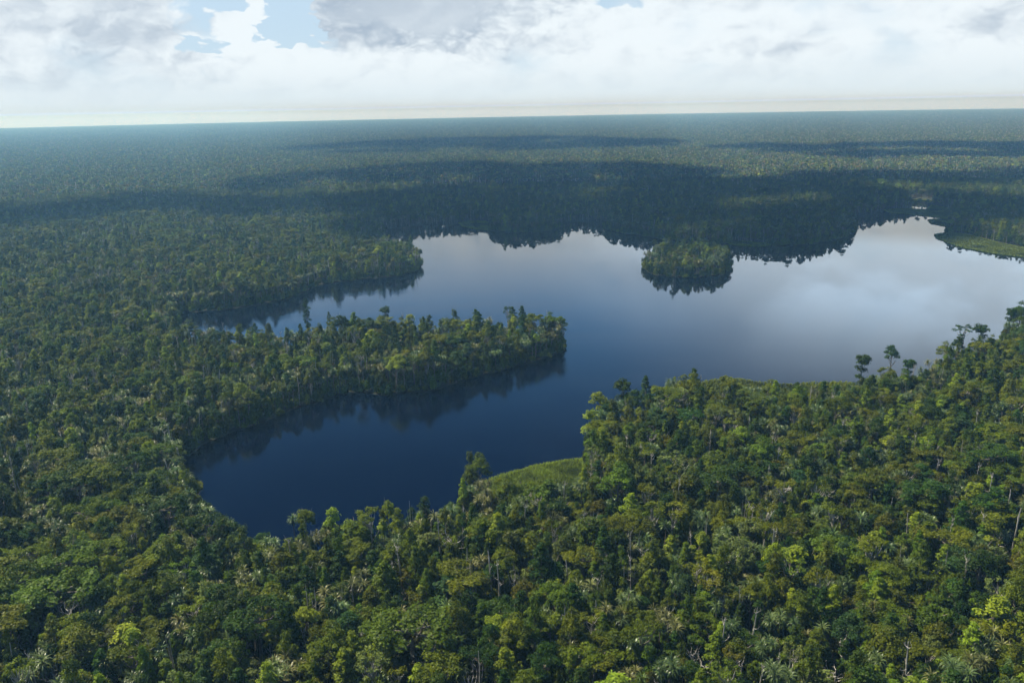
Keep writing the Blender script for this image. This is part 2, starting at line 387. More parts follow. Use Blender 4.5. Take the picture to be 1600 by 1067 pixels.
# ------------------------------------------------------------------ reed beds
def poly(*pts): return np.array([ground(x, y, 0) for x, y in pts])
REEDS = [
 (poly((732,765),(750,756),(770,748),(795,740),(820,733),(850,726),(880,721),(910,718),(918,735),(920,775),(890,808),(845,820),(800,818),(765,800),(742,782)), 'broad olive reed bed curving along the near shore below the lake arm'),
 (poly((1040,606),(1055,602),(1080,599),(1110,595),(1140,592),(1170,595),(1205,600),(1245,602),(1275,599),(1322,598),(1345,604),(1340,640),(1300,652),(1200,650),(1110,650),(1062,640)), 'narrow reed fringe behind the treetops on the right near shore'),
 (poly((1460,367),(1480,364),(1510,367),(1535,373),(1560,380),(1600,388),(1700,398),(1690,413),(1610,404),(1575,400),(1545,396),(1510,389),(1480,380),(1462,372)), 'pale green reed bank tapering to a point at the right edge'),
 (poly((1380,329),(1400,327),(1422,327),(1448,328),(1455,321),(1480,326),(1492,334),(1480,341),(1468,340),(1440,337),(1410,334),(1392,333)), 'flat reed mat in front of the small bright pool'),
 (poly((716,349),(735,346),(757,346),(766,350),(766,360),(742,358),(722,354)), 'small bright reed patch on the far shore left of centre'),
 (poly((1450,344),(1478,342),(1490,346),(1482,354),(1472,353),(1455,350)), 'dark reed tongue beneath the pool on the right'),
 (poly((1135,380),(1160,378),(1195,380),(1205,384),(1180,386),(1145,383)), 'thin reed strip on the shore right of the island'),
 (poly((296,756),(306,751),(318,756),(316,764),(304,770),(294,768)), 'little leafy mat at the inner tip of the near arm'),
 (poly((1412,314),(1436,312),(1456,314),(1452,317),(1434,315),(1424,317)), 'far sedge flat beyond the small pool'),
]
CLEAR = poly((1414,310),(1438,308),(1458,311),(1456,322),(1414,322))      # low open swamp behind the small pool
reed_mat = leaf_mat('reeds', (.035, .055, .005), (.27, .33, .034), .5, .25)
for i, (pl, lab) in enumerate(REEDS):
    pl = refine(pl, .5, 30 + i); lo, hi_ = pl.min(0), pl.max(0); A = (hi_ - lo).prod()
    dist = np.linalg.norm(pl.mean(0)); dens = 7.0 if dist < 300 else (3.0 if dist < 450 else 2.6); bl = .16 if dist < 300 else (.32 if dist < 450 else .7)
    N_ = int(A * dens); P_ = rng.uniform(lo, hi_, (N_, 2)); P_ = P_[inside(P_, pl)]
    ed_ = edge_dist(P_, pl)
    g = Geo(); n_ = len(P_); g0 = np.column_stack([P_, np.zeros(n_)])
    patch = np.full(n_, .5)
    for _ in range(60):
        c0 = rng.uniform(lo, hi_); rr_ = rng.uniform(.8, 5); patch += rng.normal(0, .42) * np.exp(-((P_ - c0) ** 2).sum(1) / rr_ ** 2)
    patch = np.clip(patch, .02, .95)
    for b in range(4):
        a = rng.uniform(0, 6.28, n_); h = rng.uniform(.5, 1.15, n_) * (.8 + .5 * patch); le = rng.uniform(.25, .95, n_)
        dr = np.column_stack([np.cos(a), np.sin(a), np.zeros(n_)]); sd_ = np.column_stack([-np.sin(a), np.cos(a), np.zeros(n_)]) * bl * .5
        mid = g0 + dr * (le * .3)[:, None] + np.array([0, 0, 1]) * (h * .7)[:, None]; tip = g0 + dr * le[:, None] + np.array([0, 0, 1]) * h[:, None]
        V = np.stack([g0 - sd_, g0 + sd_, mid + sd_, mid - sd_, tip], 1).reshape(-1, 3); k = np.arange(n_) * 5
        t = np.clip(patch + rng.normal(0, .2, n_) + .6 * (ed_ < 1.6), 0, 1)
        g.add(V, np.stack([k, k + 1, k + 2, k + 3], 1), None, t); g.add(np.zeros((0, 3)), None, np.stack([k + 3, k + 2, k + 4], 1) - g.n + g.n - 0, t) if False else None
        g.T.append(np.stack([k + 3, k + 2, k + 4], 1) + g.n - 5 * n_); g.tt.append(t)
    ro = bpy.data.objects.new('reed_bed', g.mesh('reed_bed', reed_mat)); COL.objects.link(ro)
    tag(ro, lab, 'reed bed', kind='stuff')

# ------------------------------------------------------------------ tree kinds
def limbs(g, top, spread, n, r, h0, rad, tint=.5):
    ends = []
    for k in range(n):
        a = r.uniform(0, 6.28); z0 = h0 + (top - h0) * r.uniform(0, .7); L = spread * r.uniform(.5, .95)
        p0 = np.array([0, 0, z0]); p2 = np.array([math.cos(a) * L, math.sin(a) * L, z0 + (top - z0) * r.uniform(.4, .95) + .4])
        p1 = (p0 + p2) / 2 + np.array([math.cos(a) * L * .12, math.sin(a) * L * .12, -.1 * L]) + r.normal(0, .15, 3)
        tube(g, [p0, p1, p2], [rad * .5, rad * .34, rad * .12], 4, tint); ends.append(p2)
    return ends

def tree_geo(form, seed):
    """returns crown Geo, trunk Geo, crown radius; unit height about 14 m"""
    r = np.random.default_rng(seed); c = Geo(); t = Geo()
    H = 14.0; lean = r.normal(0, .5, 2)
    def at(z): return np.array([lean[0] * z / H, lean[1] * z / H, z])
    if form == 'round':
        Rr = 2.5; tube(t, [at(0), at(5), at(9), at(12)], [.24, .19, .14, .06], 6)
        sk = r.uniform(.75, 1.25, 2)
        for k in range(34):
            d = unit(r.normal(size=(1, 3)))[0]; d[2] = abs(d[2]) - .45
            cc = at(H - 4.6) + d * np.array([Rr * sk[0], Rr * sk[1], 4.4]) * r.uniform(.5, .95); clump(c, cc, r.uniform(.55, 1.05), 105, r, .36, r.uniform(.15, .85), r.uniform(.7, 1.1))
        limbs(t, 12, 2.4, 6, r, 7, .2)
    elif form == 'column':
        Rr = 1.7; tube(t, [at(0), at(6), at(13)], [.2, .15, .04], 6)
        for k in range(30):
            z = 3.2 + 10.3 * (k / 29); w = Rr * math.sin(min(1, (14.3 - z) / 5.0) * 1.4) * r.uniform(.3, 1.0); a = r.uniform(0, 6.28)
            clump(c, at(z) + np.array([math.cos(a) * w, math.sin(a) * w, 0]), r.uniform(.5, .95), 105, r, .36, r.uniform(.15, .85), r.uniform(.8, 1.3))
        limbs(t, 12, 1.4, 5, r, 4, .15)
    elif form == 'spread':
        Rr = 4.0; tube(t, [at(0), at(6), at(10)], [.32, .26, .16], 6)
        for e in limbs(t, 13, 3.8, 9, r, 8, .34) + [at(12.5)]:
            for j in range(3):
                cc = e + r.normal(0, .75, 3) * np.array([1, 1, .35]); clump(c, cc, r.uniform(.85, 1.35), 125, r, .40, r.uniform(.3, .8), .55, -.1)
    elif form == 'lumpy':
        Rr = 3.2; tube(t, [at(0), at(6), at(11)], [.26, .2, .1], 6); limbs(t, 12, 2.8, 8, r, 6, .24)
        for k in range(13):
            a = k * 2.4 + r.uniform(-.4, .4); rr = Rr * math.sqrt(k / 13) * .85; z = H - 1.2 - (rr / Rr) ** 2 * 4.2 + r.normal(0, .5)
            clump(c, at(z) + np.array([math.cos(a) * rr, math.sin(a) * rr, 0]), r.uniform(1.0, 1.5), 250, r, .38, r.uniform(.2, .8), .8, -.2)
    elif form == 'open':
        Rr = 2.8; tube(t, [at(0), at(6), at(12.5)], [.21, .17, .05], 6, .8)
        for e in limbs(t, 13, 2.7, 14, r, 6, .22, .8):
            clump(c, e + r.normal(0, .2, 3), r.uniform(.55, .95), 75, r, .36, r.uniform(.35, .85), .7, -.3)
    elif form == 'pointed':
        Rr = 2.3; tube(t, [at(0), at(6), at(14)], [.22, .16, .03], 6)
        for k in range(28):
            z = 4.5 + 9.6 * (k / 27); w = Rr * min(1, (15.1 - z) / 6.5) * r.uniform(.35, 1.0); a = k * 2.4
            clump(c, at(z) + np.array([math.cos(a) * w, math.sin(a) * w, 0]), .5 + .6 * min(1, (14.9 - z) / 7) * r.uniform(.6, 1.2), 110, r, .38, r.uniform(.25, .75), .7)
    elif form == 'mop':
        Rr = 2.0; tube(t, [at(0), at(8), at(12.2)], [.2, .16, .1], 6, .7); limbs(t, 13, 1.5, 6, r, 9.0, .2)
        for k in range(17):
            d = unit(r.normal(size=(1, 3)))[0] * r.uniform(.6, 1.1); cc = at(11.9) + np.array([.25, -.15, 0]) + d * np.array([1.3, 1.1, 1.5]); clump(c, cc, r.uniform(.5, .9), 110, r, .36, r.uniform(.2, .7), .95)
        for k in range(16):
            clump(c, at(3.5 + k * .45) + r.normal(0, .55, 3), r.uniform(.6, .95), 70, r, .36, r.uniform(.3, .7))
    return c, t, Rr

def rosette(g, c, r, L=1.9, n=34, droop=1.0, tint=.5, w=.13):
    c = np.asarray(c)
    for k in range(n):
        a = k * 2.399 + r.uniform(-.2, .2); e = 1.35 - 1.9 * (k / n) ** 1.1 + r.normal(0, .1); l = L * r.uniform(.75, 1.1)
        h = np.array([math.cos(a), math.sin(a), 0]); s = np.array([-math.sin(a), math.cos(a), 0]) * w * .5
        P = [c]; ang = e
        for j in range(4):
            P.append(P[-1] + (h * math.cos(ang) + np.array([0, 0, math.sin(ang)])) * l / 4); ang -= .50 * droop * (.5 + j * .4)
        ws = [.7, 1, .9, .6, .1]; V = []
        for p_, q_ in zip(P, ws): V += [p_ - s * q_, p_ + s * q_]
        g.add(V, [(2 * j, 2 * j + 1, 2 * j + 3, 2 * j + 2) for j in range(4)], None, float(np.clip(tint + r.normal(0, .22), 0, 1)))

def pandanus_geo(seed):
    r = np.random.default_rng(seed); c = Geo(); t = Geo(); H = 9.5; heads = [1, 3, 4, 2, 5][seed % 5]
    tube(t, [(0, 0, 0), (.1, .1, 4), (r.normal(0, .3), r.normal(0, .3), 6.5)], [.16, .14, .12], 6)
    for k in range(heads):
        a = k * 6.28 / heads + r.uniform(-.4, .4); w = 0 if heads == 1 else r.uniform(1.0, 1.9); z = H - r.uniform(0, 1.6 if heads > 1 else .2)
        e = (math.cos(a) * w, math.sin(a) * w, z)
        tube(t, [(0, 0, 6.2), (e[0] * .6, e[1] * .6, 7.0), e], [.12, .1, .09], 5)
        rosette(c, e, r, 2.3, 38, 1.0, .6, .22); rosette(c, (e[0], e[1], z - .5), r, 1.9, 22, 1.6, .2, .18)
    return c, t, 2.4

def palm_geo(seed):
    """feather palm"""
    r = np.random.default_rng(seed); c = Geo(); t = Geo(); H = 10.5
    tube(t, [(0, 0, 0), (.15, 0, 5), (.1, .1, H)], [.16, .12, .1], 6)
    for k in range(15):
        a = k * 2.399; ang = 1.25 - 1.5 * k / 15; h = np.array([math.cos(a), math.sin(a), 0]); s = np.array([-math.sin(a), math.cos(a), 0])
        P = [np.array([.1, .1, H])]
        for j in range(6): P.append(P[-1] + (h * math.cos(ang) + np.array([0, 0, math.sin(ang)])) * .5); ang -= .26
        for j in range(1, 7):
            for m in range(3):
                b = P[j - 1] + (P[j] - P[j - 1]) * m / 3
                for sg in (-1, 1):
                    tip = b + s * sg * .75 * math.sin((j + m / 3) / 7.2 * 3.0 + .1) + np.array([0, 0, -.3]) + h * .25
                    c.add([b, b + h * .09, tip], None, [(0, 1, 2)], float(np.clip(r.normal(.5, .2), 0, 1)))
    return c, t, 2.4

def dead_geo(kind, seed):
    r = np.random.default_rng(seed); t = Geo(); bl = []; H = 15.0; lean = r.normal(0, .8, 2)
    def at(z): return np.array([lean[0] * z / H + .12 * math.sin(z * .7 + seed), lean[1] * z / H + .12 * math.cos(z * .6), z])
    if kind == 'snag':
        tube(t, [at(z) for z in (0, 4, 8, 11.5, 13)], [.26, .22, .18, .14, .09], 6)
        bl += [Geo(), Geo()]
        tube(bl[0], [at(9), at(9.8) + np.array([.8, .2, .1]), at(10.4) + np.array([1.3, .5, .2])], [.09, .06, .03], 4)
        tube(bl[1], [at(11), at(11.5) - np.array([.5, .3, 0])], [.07, .02], 4)
    elif kind == 'twin':
        tube(t, [at(z) for z in (0, 5, 10, 14.5)], [.2, .16, .12, .04], 6)
        bl += [Geo(), Geo()]
        tube(bl[0], [at(4), at(8) + np.array([.9, .3, 0]), at(13) + np.array([1.3, .5, 0])], [.14, .1, .03], 5)
        tube(bl[1], [at(5), at(9) + np.array([-.7, .5, 0]), at(12) + np.array([-1.1, .7, 0])], [.12, .09, .03], 5)
    else:
        top = 11.0 if kind == 'antler' else 14.0
        tube(t, [at(0), at(5), at(8), at(top)], [.30, .24, .19, .07], 6)
        nb = 9 if kind == 'antler' else 7
        for k in range(nb):
            b = Geo(); bl.append(b)
            z0 = r.uniform(6.5, top - .5); a = k * 2.4 + r.uniform(-.3, .3); L = (3.6 if kind == 'antler' else 1.7) * r.uniform(.6, 1.05); p0 = at(z0)
            h = np.array([math.cos(a), math.sin(a), 0]); p = p0; P = [p0]; ang = r.uniform(.1, .8)
            for j in range(4):
                p = p + (h * math.cos(ang) + np.array([0, 0, math.sin(ang)])) * L / 3.3; h2 = a + r.normal(0, .45); h = np.array([math.cos(h2), math.sin(h2), 0]); ang += r.normal(.2, .3); P.append(p)
                if j: tube(b, [p, p + unit(r.normal(size=(1, 3)))[0] * .5 * L / 2 + np.array([0, 0, .35])], [.045, .012], 3)
            tube(b, P, [.13, .10, .075, .05, .018], 5)
    return bl, t, 1.0

FORMS = {'round': 'round-domed', 'column': 'tall narrow', 'spread': 'flat-topped spreading', 'lumpy': 'many-lobed', 'open': 'thin open-crowned', 'pointed': 'pointed', 'mop': 'mop-headed'}
TONE_OF = {'round': ['olive green', 'mid green', 'dark green', 'grey-green', 'brownish olive'], 'column': ['mid green', 'dark green', 'olive green', 'bright yellow-green'],
           'spread': ['olive green', 'mid green', 'dark green'], 'lumpy': ['bright yellow-green', 'mid green', 'bluish green', 'olive green', 'dark green'],
           'open': ['grey-green', 'olive green', 'mid green', 'brownish olive'], 'pointed': ['mid green', 'dark green', 'bright yellow-green'], 'mop': ['dark green', 'mid green']}
SHAPES = {}          # (form, variant) -> (crown Geo, trunk Geo, crown mesh, trunk mesh, radius)
for f_ in FORMS:
    for v_ in range(2 if f_ not in ('mop',) else 1):
        c_, t_, rr_ = tree_geo(f_, 100 + 17 * len(SHAPES)); tm = PALE if f_ in ('open', 'mop') else BARK
        SHAPES[(f_, v_)] = (c_, t_, c_.mesh('crown', TONES['olive green']), t_.mesh('trunk', tm, True), rr_)
for v_ in range(5):
    c_, t_, rr_ = pandanus_geo(v_); SHAPES[('pandanus', v_)] = (c_, t_, c_.mesh('crown', PAND['silvery green']), t_.mesh('trunk', PTR, True), rr_)
for v_ in range(2):
    c_, t_, rr_ = palm_geo(v_ + 5); SHAPES[('palm', v_)] = (c_, t_, c_.mesh('crown', TONES['mid green']), t_.mesh('trunk', PTR, True), rr_)
DEADS = ['snag', 'twin', 'crooked', 'antler', 'crooked', 'antler']
for v_, k_ in enumerate(DEADS):
    b_, t_, rr_ = dead_geo(k_, 40 + v_); SHAPES[('dead', v_)] = (b_, t_, [b.mesh('branch', PALE, True) for b in b_], t_.mesh('trunk', PALE, True), rr_)

# sources for the scattered forest (kept out of the scene; only instanced)
src = bpy.data.collections.new('forest_sources'); SRC = []
def source(key, tone, mat):
    g1, g2, m1, m2, rr = SHAPES[key]
    me = join_mesh('source', [(g, mat) for g in (g1 if isinstance(g1, list) else [g1])] + [(g2, m2.materials[0])])
    ob = bpy.data.objects.new('tree_source_%03d' % len(SRC), me); src.objects.link(ob); SRC.append((key, tone)); return ob
for (f_, v_) in list(SHAPES):
    if f_ in FORMS:
        for k_, tn in enumerate(TONE_OF[f_]):
            if (k_ + v_) % 2 == 0 or len(TONE_OF[f_]) < 4: source((f_, v_), tn, TONES[tn])
    elif f_ == 'pandanus':
        source((f_, v_), list(PAND)[v_ % 2], list(PAND.values())[v_ % 2])
    elif f_ == 'palm': source((f_, v_), 'mid green', TONES['mid green'])
    else: source((f_, v_), 'pale', PALE)
LEAFY = [i for i, s in enumerate(SRC) if s[0][0] in FORMS and s[0][0] != 'mop']
PANDS = [i for i, s in enumerate(SRC) if s[0][0] == 'pandanus']; PALMS = [i for i, s in enumerate(SRC) if s[0][0] == 'palm']
DEADI = [i for i, s in enumerate(SRC) if s[0][0] == 'dead']
# bushes for the shore and the understorey
for b_ in range(3):
    r_ = np.random.default_rng(70 + b_); g = Geo()
    for k in range(6): clump(g, r_.normal(0, .8, 3) * np.array([1, 1, .3]) + np.array([0, 0, 1.0]), r_.uniform(.8, 1.3), 90, r_, .42, r_.uniform(.2, .7), .8, -.6)
    me = g.mesh('source', [TONES['mid green'], TONES['dark green'], TONES['olive green']][b_])
    ob = bpy.data.objects.new('tree_source_%03d' % len(SRC), me); src.objects.link(ob); SRC.append((('bush', b_), 'green'))
BUSH = [len(SRC) - 3, len(SRC) - 2, len(SRC) - 1]

# ------------------------------------------------------------------ special trees seen standing out
# (x, y of the top in the photograph, height, form, variant, tone, width factor, label)
SPECIAL = [
 (478,467,21,'column',0,'dark green',0.95,'tall slender dark tree rising alone against the channel behind the spit'),
 (972,592,19,'mop',0,'dark green',1.88,'mop-headed tree on a bare stem rising above the promontory tip'),
 (1013,588,17,'pointed',1,'dark green',1.15,'dense dark tree just right of the mop-headed one'),
 (940,613,17,'lumpy',0,'bright yellow-green',1.19,'sunlit yellow-green tree at the left tip of the near promontory'),
 (930,640,15,'column',0,'bright yellow-green',2.1,'tall leafy yellow-green crown hanging over the water at the promontory'),
 (943,668,15,'lumpy',1,'bright yellow-green',1.12,'lower sunlit tree on the water side of the near promontory'),
 (1040,596,16,'round',0,'dark green',0.85,'small dark dome behind the promontory trees'),
 (1140,583,12,'round',1,'mid green',1.25,'broad green dome standing in front of the narrow reed fringe'),
 (1200,598,14,'open',0,'mid green',0.80,'thin tree poking above the narrow reed fringe'),
 (1257,597,15,'mop',0,'mid green',1.12,'small tuft-topped tree against the bright lake right of centre'),
 (1350,550,20,'mop',0,'dark green',1.69,'dark tuft-topped tree standing above the right near shore'),
 (1396,540,17,'lumpy',0,'dark green',0.95,'ragged dark emergent between the two right shore tufts'),
 (1422,558,17,'mop',0,'dark green',1.50,'short dark round-headed tree right of the ragged emergent'),
 (1507,506,18,'open',0,'dark green',1.35,'dark see-through spreading tree on the right shore skyline'),
 (1537,505,19,'mop',0,'dark green',1.78,'dark ring-shaped crown right of the see-through tree'),
 (1583,478,20,'mop',0,'dark green',1.50,'small dark knob-headed tree near the right edge of the lake'),
 (1598,476,19,'lumpy',1,'dark green',1.12,'dark tree cut by the right edge of the picture beside the lake'),
 (1480,538,14,'lumpy',1,'olive green',1.12,'overhanging olive tree on the right shore leaning over the water'),
 (1500,525,17,'lumpy',0,'dark green',0.75,'dark lobed tree below the see-through tree'),
 (793,477,16,'open',1,'dark green',0.81,'thin tree sticking up near the end of the spit'),
 (803,480,16,'pointed',0,'dark green',1.15,'pointed dark tree second from the end of the spit skyline'),
 (818,478,16,'pointed',1,'dark green',1.28,'pointed dark tree last on the spit skyline'),
 (600,478,16,'mop',0,'dark green',1.72,'round-headed emergent halfway along the back of the spit'),
 (745,483,16,'pointed',1,'dark green',1.22,'dark pointed crown right of the middle of the spit skyline'),
 (515,488,17,'pointed',0,'mid green',0.70,'small pointed tree right of the tall slender one on the spit'),
 (880,505,12,'open',0,'olive green',0.85,'last tree at the tip of the spit leaning over the lake'),
 (726,747,16,'pointed',1,'bright yellow-green',0.85,'bright pointed tree at the left end of the big reed bed'),
 (475,785,14,'round',1,'olive green',1.05,'leaning olive tree on the near shore with water behind'),
 (603,768,16,'round',0,'bright yellow-green',0.90,'sunlit dome on the near shore below the lake arm'),
 (640,368,19,'pointed',0,'mid green',0.90,'tallest tree on the end of the left headland'),
 (1050,362,19,'lumpy',1,'mid green',0.80,'tallest tree on the island'),
 (1110,372,17,'round',1,'mid green',0.80,'round tree at the right of the island top'),
 (1025,374,15,'lumpy',0,'mid green',0.75,'lobed tree at the left of the island top'),
 (697,905,15,'column',1,'bluish green',1.90,'large bluish-green drooping tree in the lower middle'),
 (735,995,14,'round',0,'bluish green',1.25,'bluish-green dome at the bottom middle'),
 (660,962,14,'round',1,'grey-green',1.20,'wide grey-green dome left of the bluish bottom tree'),
 (1207,848,15,'lumpy',0,'bright yellow-green',0.80,'brightest yellow-green crown in the right foreground'),
 (1160,985,15,'round',0,'olive green',1.30,'big olive dome near the bottom right of centre'),
 (1272,990,15,'pointed',0,'mid green',1.50,'big pointed green crown at the bottom right of centre'),
 (1290,735,15,'round',0,'dark green',1.70,'broad dark dome in the middle of the right forest'),
 (1410,925,15,'column',0,'olive green',1.60,'tall olive crown with a steep right side in the lower right'),
 (995,730,15,'lumpy',1,'grey-green',0.95,'pale green tufted crown just right of the big reed bed'),
 (935,735,16,'round',1,'mid green',1.35,'large green dome at the right end of the big reed bed'),
 (225,690,16,'lumpy',0,'bright yellow-green',1.05,'sunlit yellow-green tree left of the inner end of the lake'),
 (240,745,15,'lumpy',1,'bright yellow-green',1.00,'second sunlit yellow-green tree nearer the camera by the lake end'),
 (205,705,17,'open',1,'dark green',1.10,'dark tree with a bare pale stem in a gap left of the lake'),
 (155,905,14,'column',0,'mid green',0.95,'small rich-green crown in the left foreground'),
 (430,960,15,'lumpy',0,'bright yellow-green',0.90,'bright crown in the bottom left foreground'),
 (1475,825,16,'spread',0,'olive green',1.30,'wide olive tree in the right foreground'),
]
SPECIAL_PAND = [(457,806,11,0,'silvery green',1.05,'lone shaggy pandanus on the near shore with dark water behind it'),
 (985,715,10,2,'straw-tinged green',.8,'yellow-fronded pandanus beside the promontory'), (350,622,11,1,'straw-tinged green',1.2,'straw-coloured pandanus clump on the spit above the lake arm'),
 (450,585,11,2,'silvery green',1.2,'pale pandanus clump halfway along the spit'), (775,533,10,2,'straw-tinged green',1.0,'straw-coloured pandanus near the waterline at the right of the spit'),
 (250,648,11,4,'straw-tinged green',1.2,'shaggy many-headed pandanus above the inner end of the lake'), (815,528,10,1,'straw-tinged green',1.1,'long-leaved pandanus hanging over the water near the spit end'),
 (270,985,9,3,'silvery green',1.0,'silvery pandanus low in the left foreground')]
SPECIAL_DEAD = [(705,832,15,5,1.25,'large dead tree with spreading bone-white limbs in the centre foreground'),
 (768,862,17,0,1.0,'tall bare pole with one crooked arm below the reed bed'), (1128,962,17,2,1.1,'bleached dead tree with clawed arms at the bottom right of centre'),
 (228,1005,14,5,1.0,'forked white dead tree at the bottom left'), (205,868,15,1,1.3,'bundle of tall pale bare stems in the left foreground'),
 (937,935,13,0,.9,'short thick grey snag in the lower middle'), (1157,918,15,1,.8,'slender pale bare stem leaning right in the lower right'),
 (1592,790,18,0,1.1,'tall leaning bare trunk at the right edge'), (98,690,15,2,1.0,'crooked white dead tree on the left above the foreground'),
 (1300,610,17,5,.8,'dead tree with curling pale limbs on the right slope of treetops'), (312,845,13,3,.8,'small white antler-like dead tree below the lake arm'),
 (660,1000,14,3,1.0,'bare-limbed tree with yellowing neighbours at the bottom middle'), (620,850,13,4,.9,'thin crooked dead tree left of the big white-limbed one'),
 (25,558,15,1,1.0,'pale bare stems at the left edge beside the forest'), (1085,830,14,4,.9,'thin dead tree at the centre right foreground'),
 (1235,755,14,0,.8,'leaning broken stub in the right forest'), (150,985,14,3,.9,'white dead branches at the bottom left corner'), (1310,1040,11,3,1.0,'stubby white dead branches on the bottom edge right of centre'),
 (1005,845,14,5,.8,'pale branching dead tree below the promontory'), (560,985,13,4,.8,'grey crooked dead stem near the bottom left of centre')]

# ------------------------------------------------------------------ scatter
def scatter(step, rmin, rmax, half, seed):
    r = np.random.default_rng(seed); n_ = int(2 * rmax * math.sin(R(half)) / step) + 2; m_ = int(rmax / step) + 2
    gx, gy = np.meshgrid(np.arange(-n_ // 2, n_ // 2 + 1), np.arange(0, m_)); P_ = np.column_stack([gx.ravel() + .5 * (gy.ravel() % 2), gy.ravel() * .92]) * step
    P_ = P_ + r.uniform(-.46, .46, P_.shape) * step
    d = np.linalg.norm(P_, axis=1); a = np.abs(np.degrees(np.arctan2(P_[:, 0], P_[:, 1])))
    return P_[(d > rmin) & (d < rmax) & ((a < half) | (np.abs(P_[:, 0]) < 30 + .72 * P_[:, 1]) & (d < 400))]
FARR = 1300.0
P_ = scatter(4.15, 60, FARR, 38, 5)
d_ = np.linalg.norm(P_, axis=1)
keep = rng.uniform(size=len(P_)) < np.clip(1.0 - (d_ - 300) / 1500, .62, 1)
P_ = P_[keep]
def land(P, m_lake, m_reed=0.5):
    ok = ~inside(P, LAKE) | inside(P, ISLAND)
    ok &= ~inside(P, POND)
    dl = np.minimum(np.minimum(edge_dist(P, LAKE), edge_dist(P, ISLAND)), edge_dist(P, POND)); ok &= dl > m_lake
    for pl in [a for a, _ in REEDS] + [CLEAR]: ok &= ~inside(P, pl)
    return ok, dl
ok, dl = land(P_, 1.0); P_ = P_[ok]; dl = dl[ok]
# room for the special trees
def fpt(x, y, h): return np.array(ground(x, y, h))
sp_xy = [fpt(s[0], s[1], s[2]) for s in SPECIAL] + [fpt(s[0], s[1], s[2]) for s in SPECIAL_PAND] + [fpt(s[0], s[1], s[2]) for s in SPECIAL_DEAD]
sp_r = [2.0 * s[6] for s in SPECIAL] + [2.0] * len(SPECIAL_PAND) + [1.6] * len(SPECIAL_DEAD)
k_ = np.ones(len(P_), bool)
for p, r_ in zip(sp_xy, sp_r): k_ &= np.linalg.norm(P_ - p, axis=1) > r_
P_ = P_[k_]; dl = dl[k_]; N_ = len(P_)
d_ = np.linalg.norm(P_, axis=1)
lowf = .5 + .25 * np.sin(P_[:, 0] * .021 + 1) * np.cos(P_[:, 1] * .017) + .25 * np.sin(P_[:, 0] * .047 + P_[:, 1] * .031)
u = rng.uniform(size=N_)
p_pand = .13 + .18 * (dl < 12) + .10 * lowf * (d_ < 350); p_dead = .035 + .03 * (d_ < 320) + .08 * ((P_[:, 0] < -60) & (d_ > 260)); p_palm = .012
_w = np.array([{'round': .9, 'column': 2.0, 'spread': .35, 'lumpy': .9, 'open': 1.1, 'pointed': 1.5}[SRC[i][0][0]] * {'bright yellow-green': .7, 'olive green': 1.8, 'brownish olive': .6, 'bluish green': .6}.get(SRC[i][1], 1.0) for i in LEAFY]); _w /= _w.sum()
idx = rng.choice(LEAFY, N_, p=_w)
# a run of one tone here and there, as stands of one species
idx2 = np.array([LEAFY[int(v)] for v in (np.floor((lowf * 3.7 + np.sin(P_[:, 0] * .09) * .6 + np.cos(P_[:, 1] * .08) * .6) * 3.1) % len(LEAFY))]); run = rng.uniform(size=N_) < .18; idx[run] = idx2[run]
idx = np.where((dl < 8) & (rng.uniform(size=N_) < .8), rng.choice([i for i in LEAFY if SRC[i][0][0] in ('column', 'lumpy', 'round')], N_), idx)
isp = u < p_pand; isd = (u >= p_pand) & (u < p_pand + p_dead); ism = (u >= p_pand + p_dead) & (u < p_pand + p_dead + p_palm)
idx[isp] = rng.choice(PANDS, isp.sum()); idx[isd] = rng.choice(DEADI, isd.sum(), p=[.22, .24, .2, .07, .2, .07]); idx[ism] = rng.choice(PALMS, ism.sum())
hs = rng.normal(.97, .15, N_) + .12 * (lowf - .5); hs += (rng.uniform(size=N_) < .06) * .22
hs *= np.where(dl < 5, .92, 1.0)
_ic = ISLAND.mean(0); _ir = np.linalg.norm(P_ - _ic, axis=1) / 32; hs *= np.where(_ir < 1.3, np.clip(1.28 - .5 * _ir, .72, 1.3), 1.0); hs = np.clip(hs, .5, 1.35)
hs[isp] = rng.uniform(.85, 1.35, isp.sum()); hs[isd] = rng.uniform(.8, 1.22, isd.sum())
ws = hs * rng.uniform(.72, 1.2, N_) * np.where(rng.uniform(size=N_) < .07, 1.45, 1.0) * np.where(d_ < 300, 1.06, .96); ws[isp] = rng.uniform(.85, 1.2, isp.sum()); ws[isd] = rng.uniform(.6, 1.0, isd.sum())
rz = rng.uniform(0, 6.28, N_)

# which of them show largest: those get built as single trees
px = np.empty(N_); py = np.empty(N_)
for i in range(N_):
    if d_[i] < 420: px[i], py[i], _ = project((P_[i][0], P_[i][1], 11 * hs[i]))
    else: px[i] = -1e5; py[i] = 0
infr = (px > 3) & (px < 1597) & (py > 0) & (py < 1062)
leafy = ~(isp | isd | ism)
def nearest(mask, n):
    c = np.where(mask & infr)[0]; slant = np.sqrt(d_[c] ** 2 + 108 ** 2); return c[np.argsort(slant / (hs[c] * ws[c]) ** .25)][:n]
real = {'leafy': nearest(leafy, 300 - len(SPECIAL) + 5), 'pand': nearest(isp, 150), 'dead': nearest(isd, 90), 'palm': nearest(ism, 30)}
is_real = np.zeros(N_, bool)
for v in real.values(): is_real[v] = True

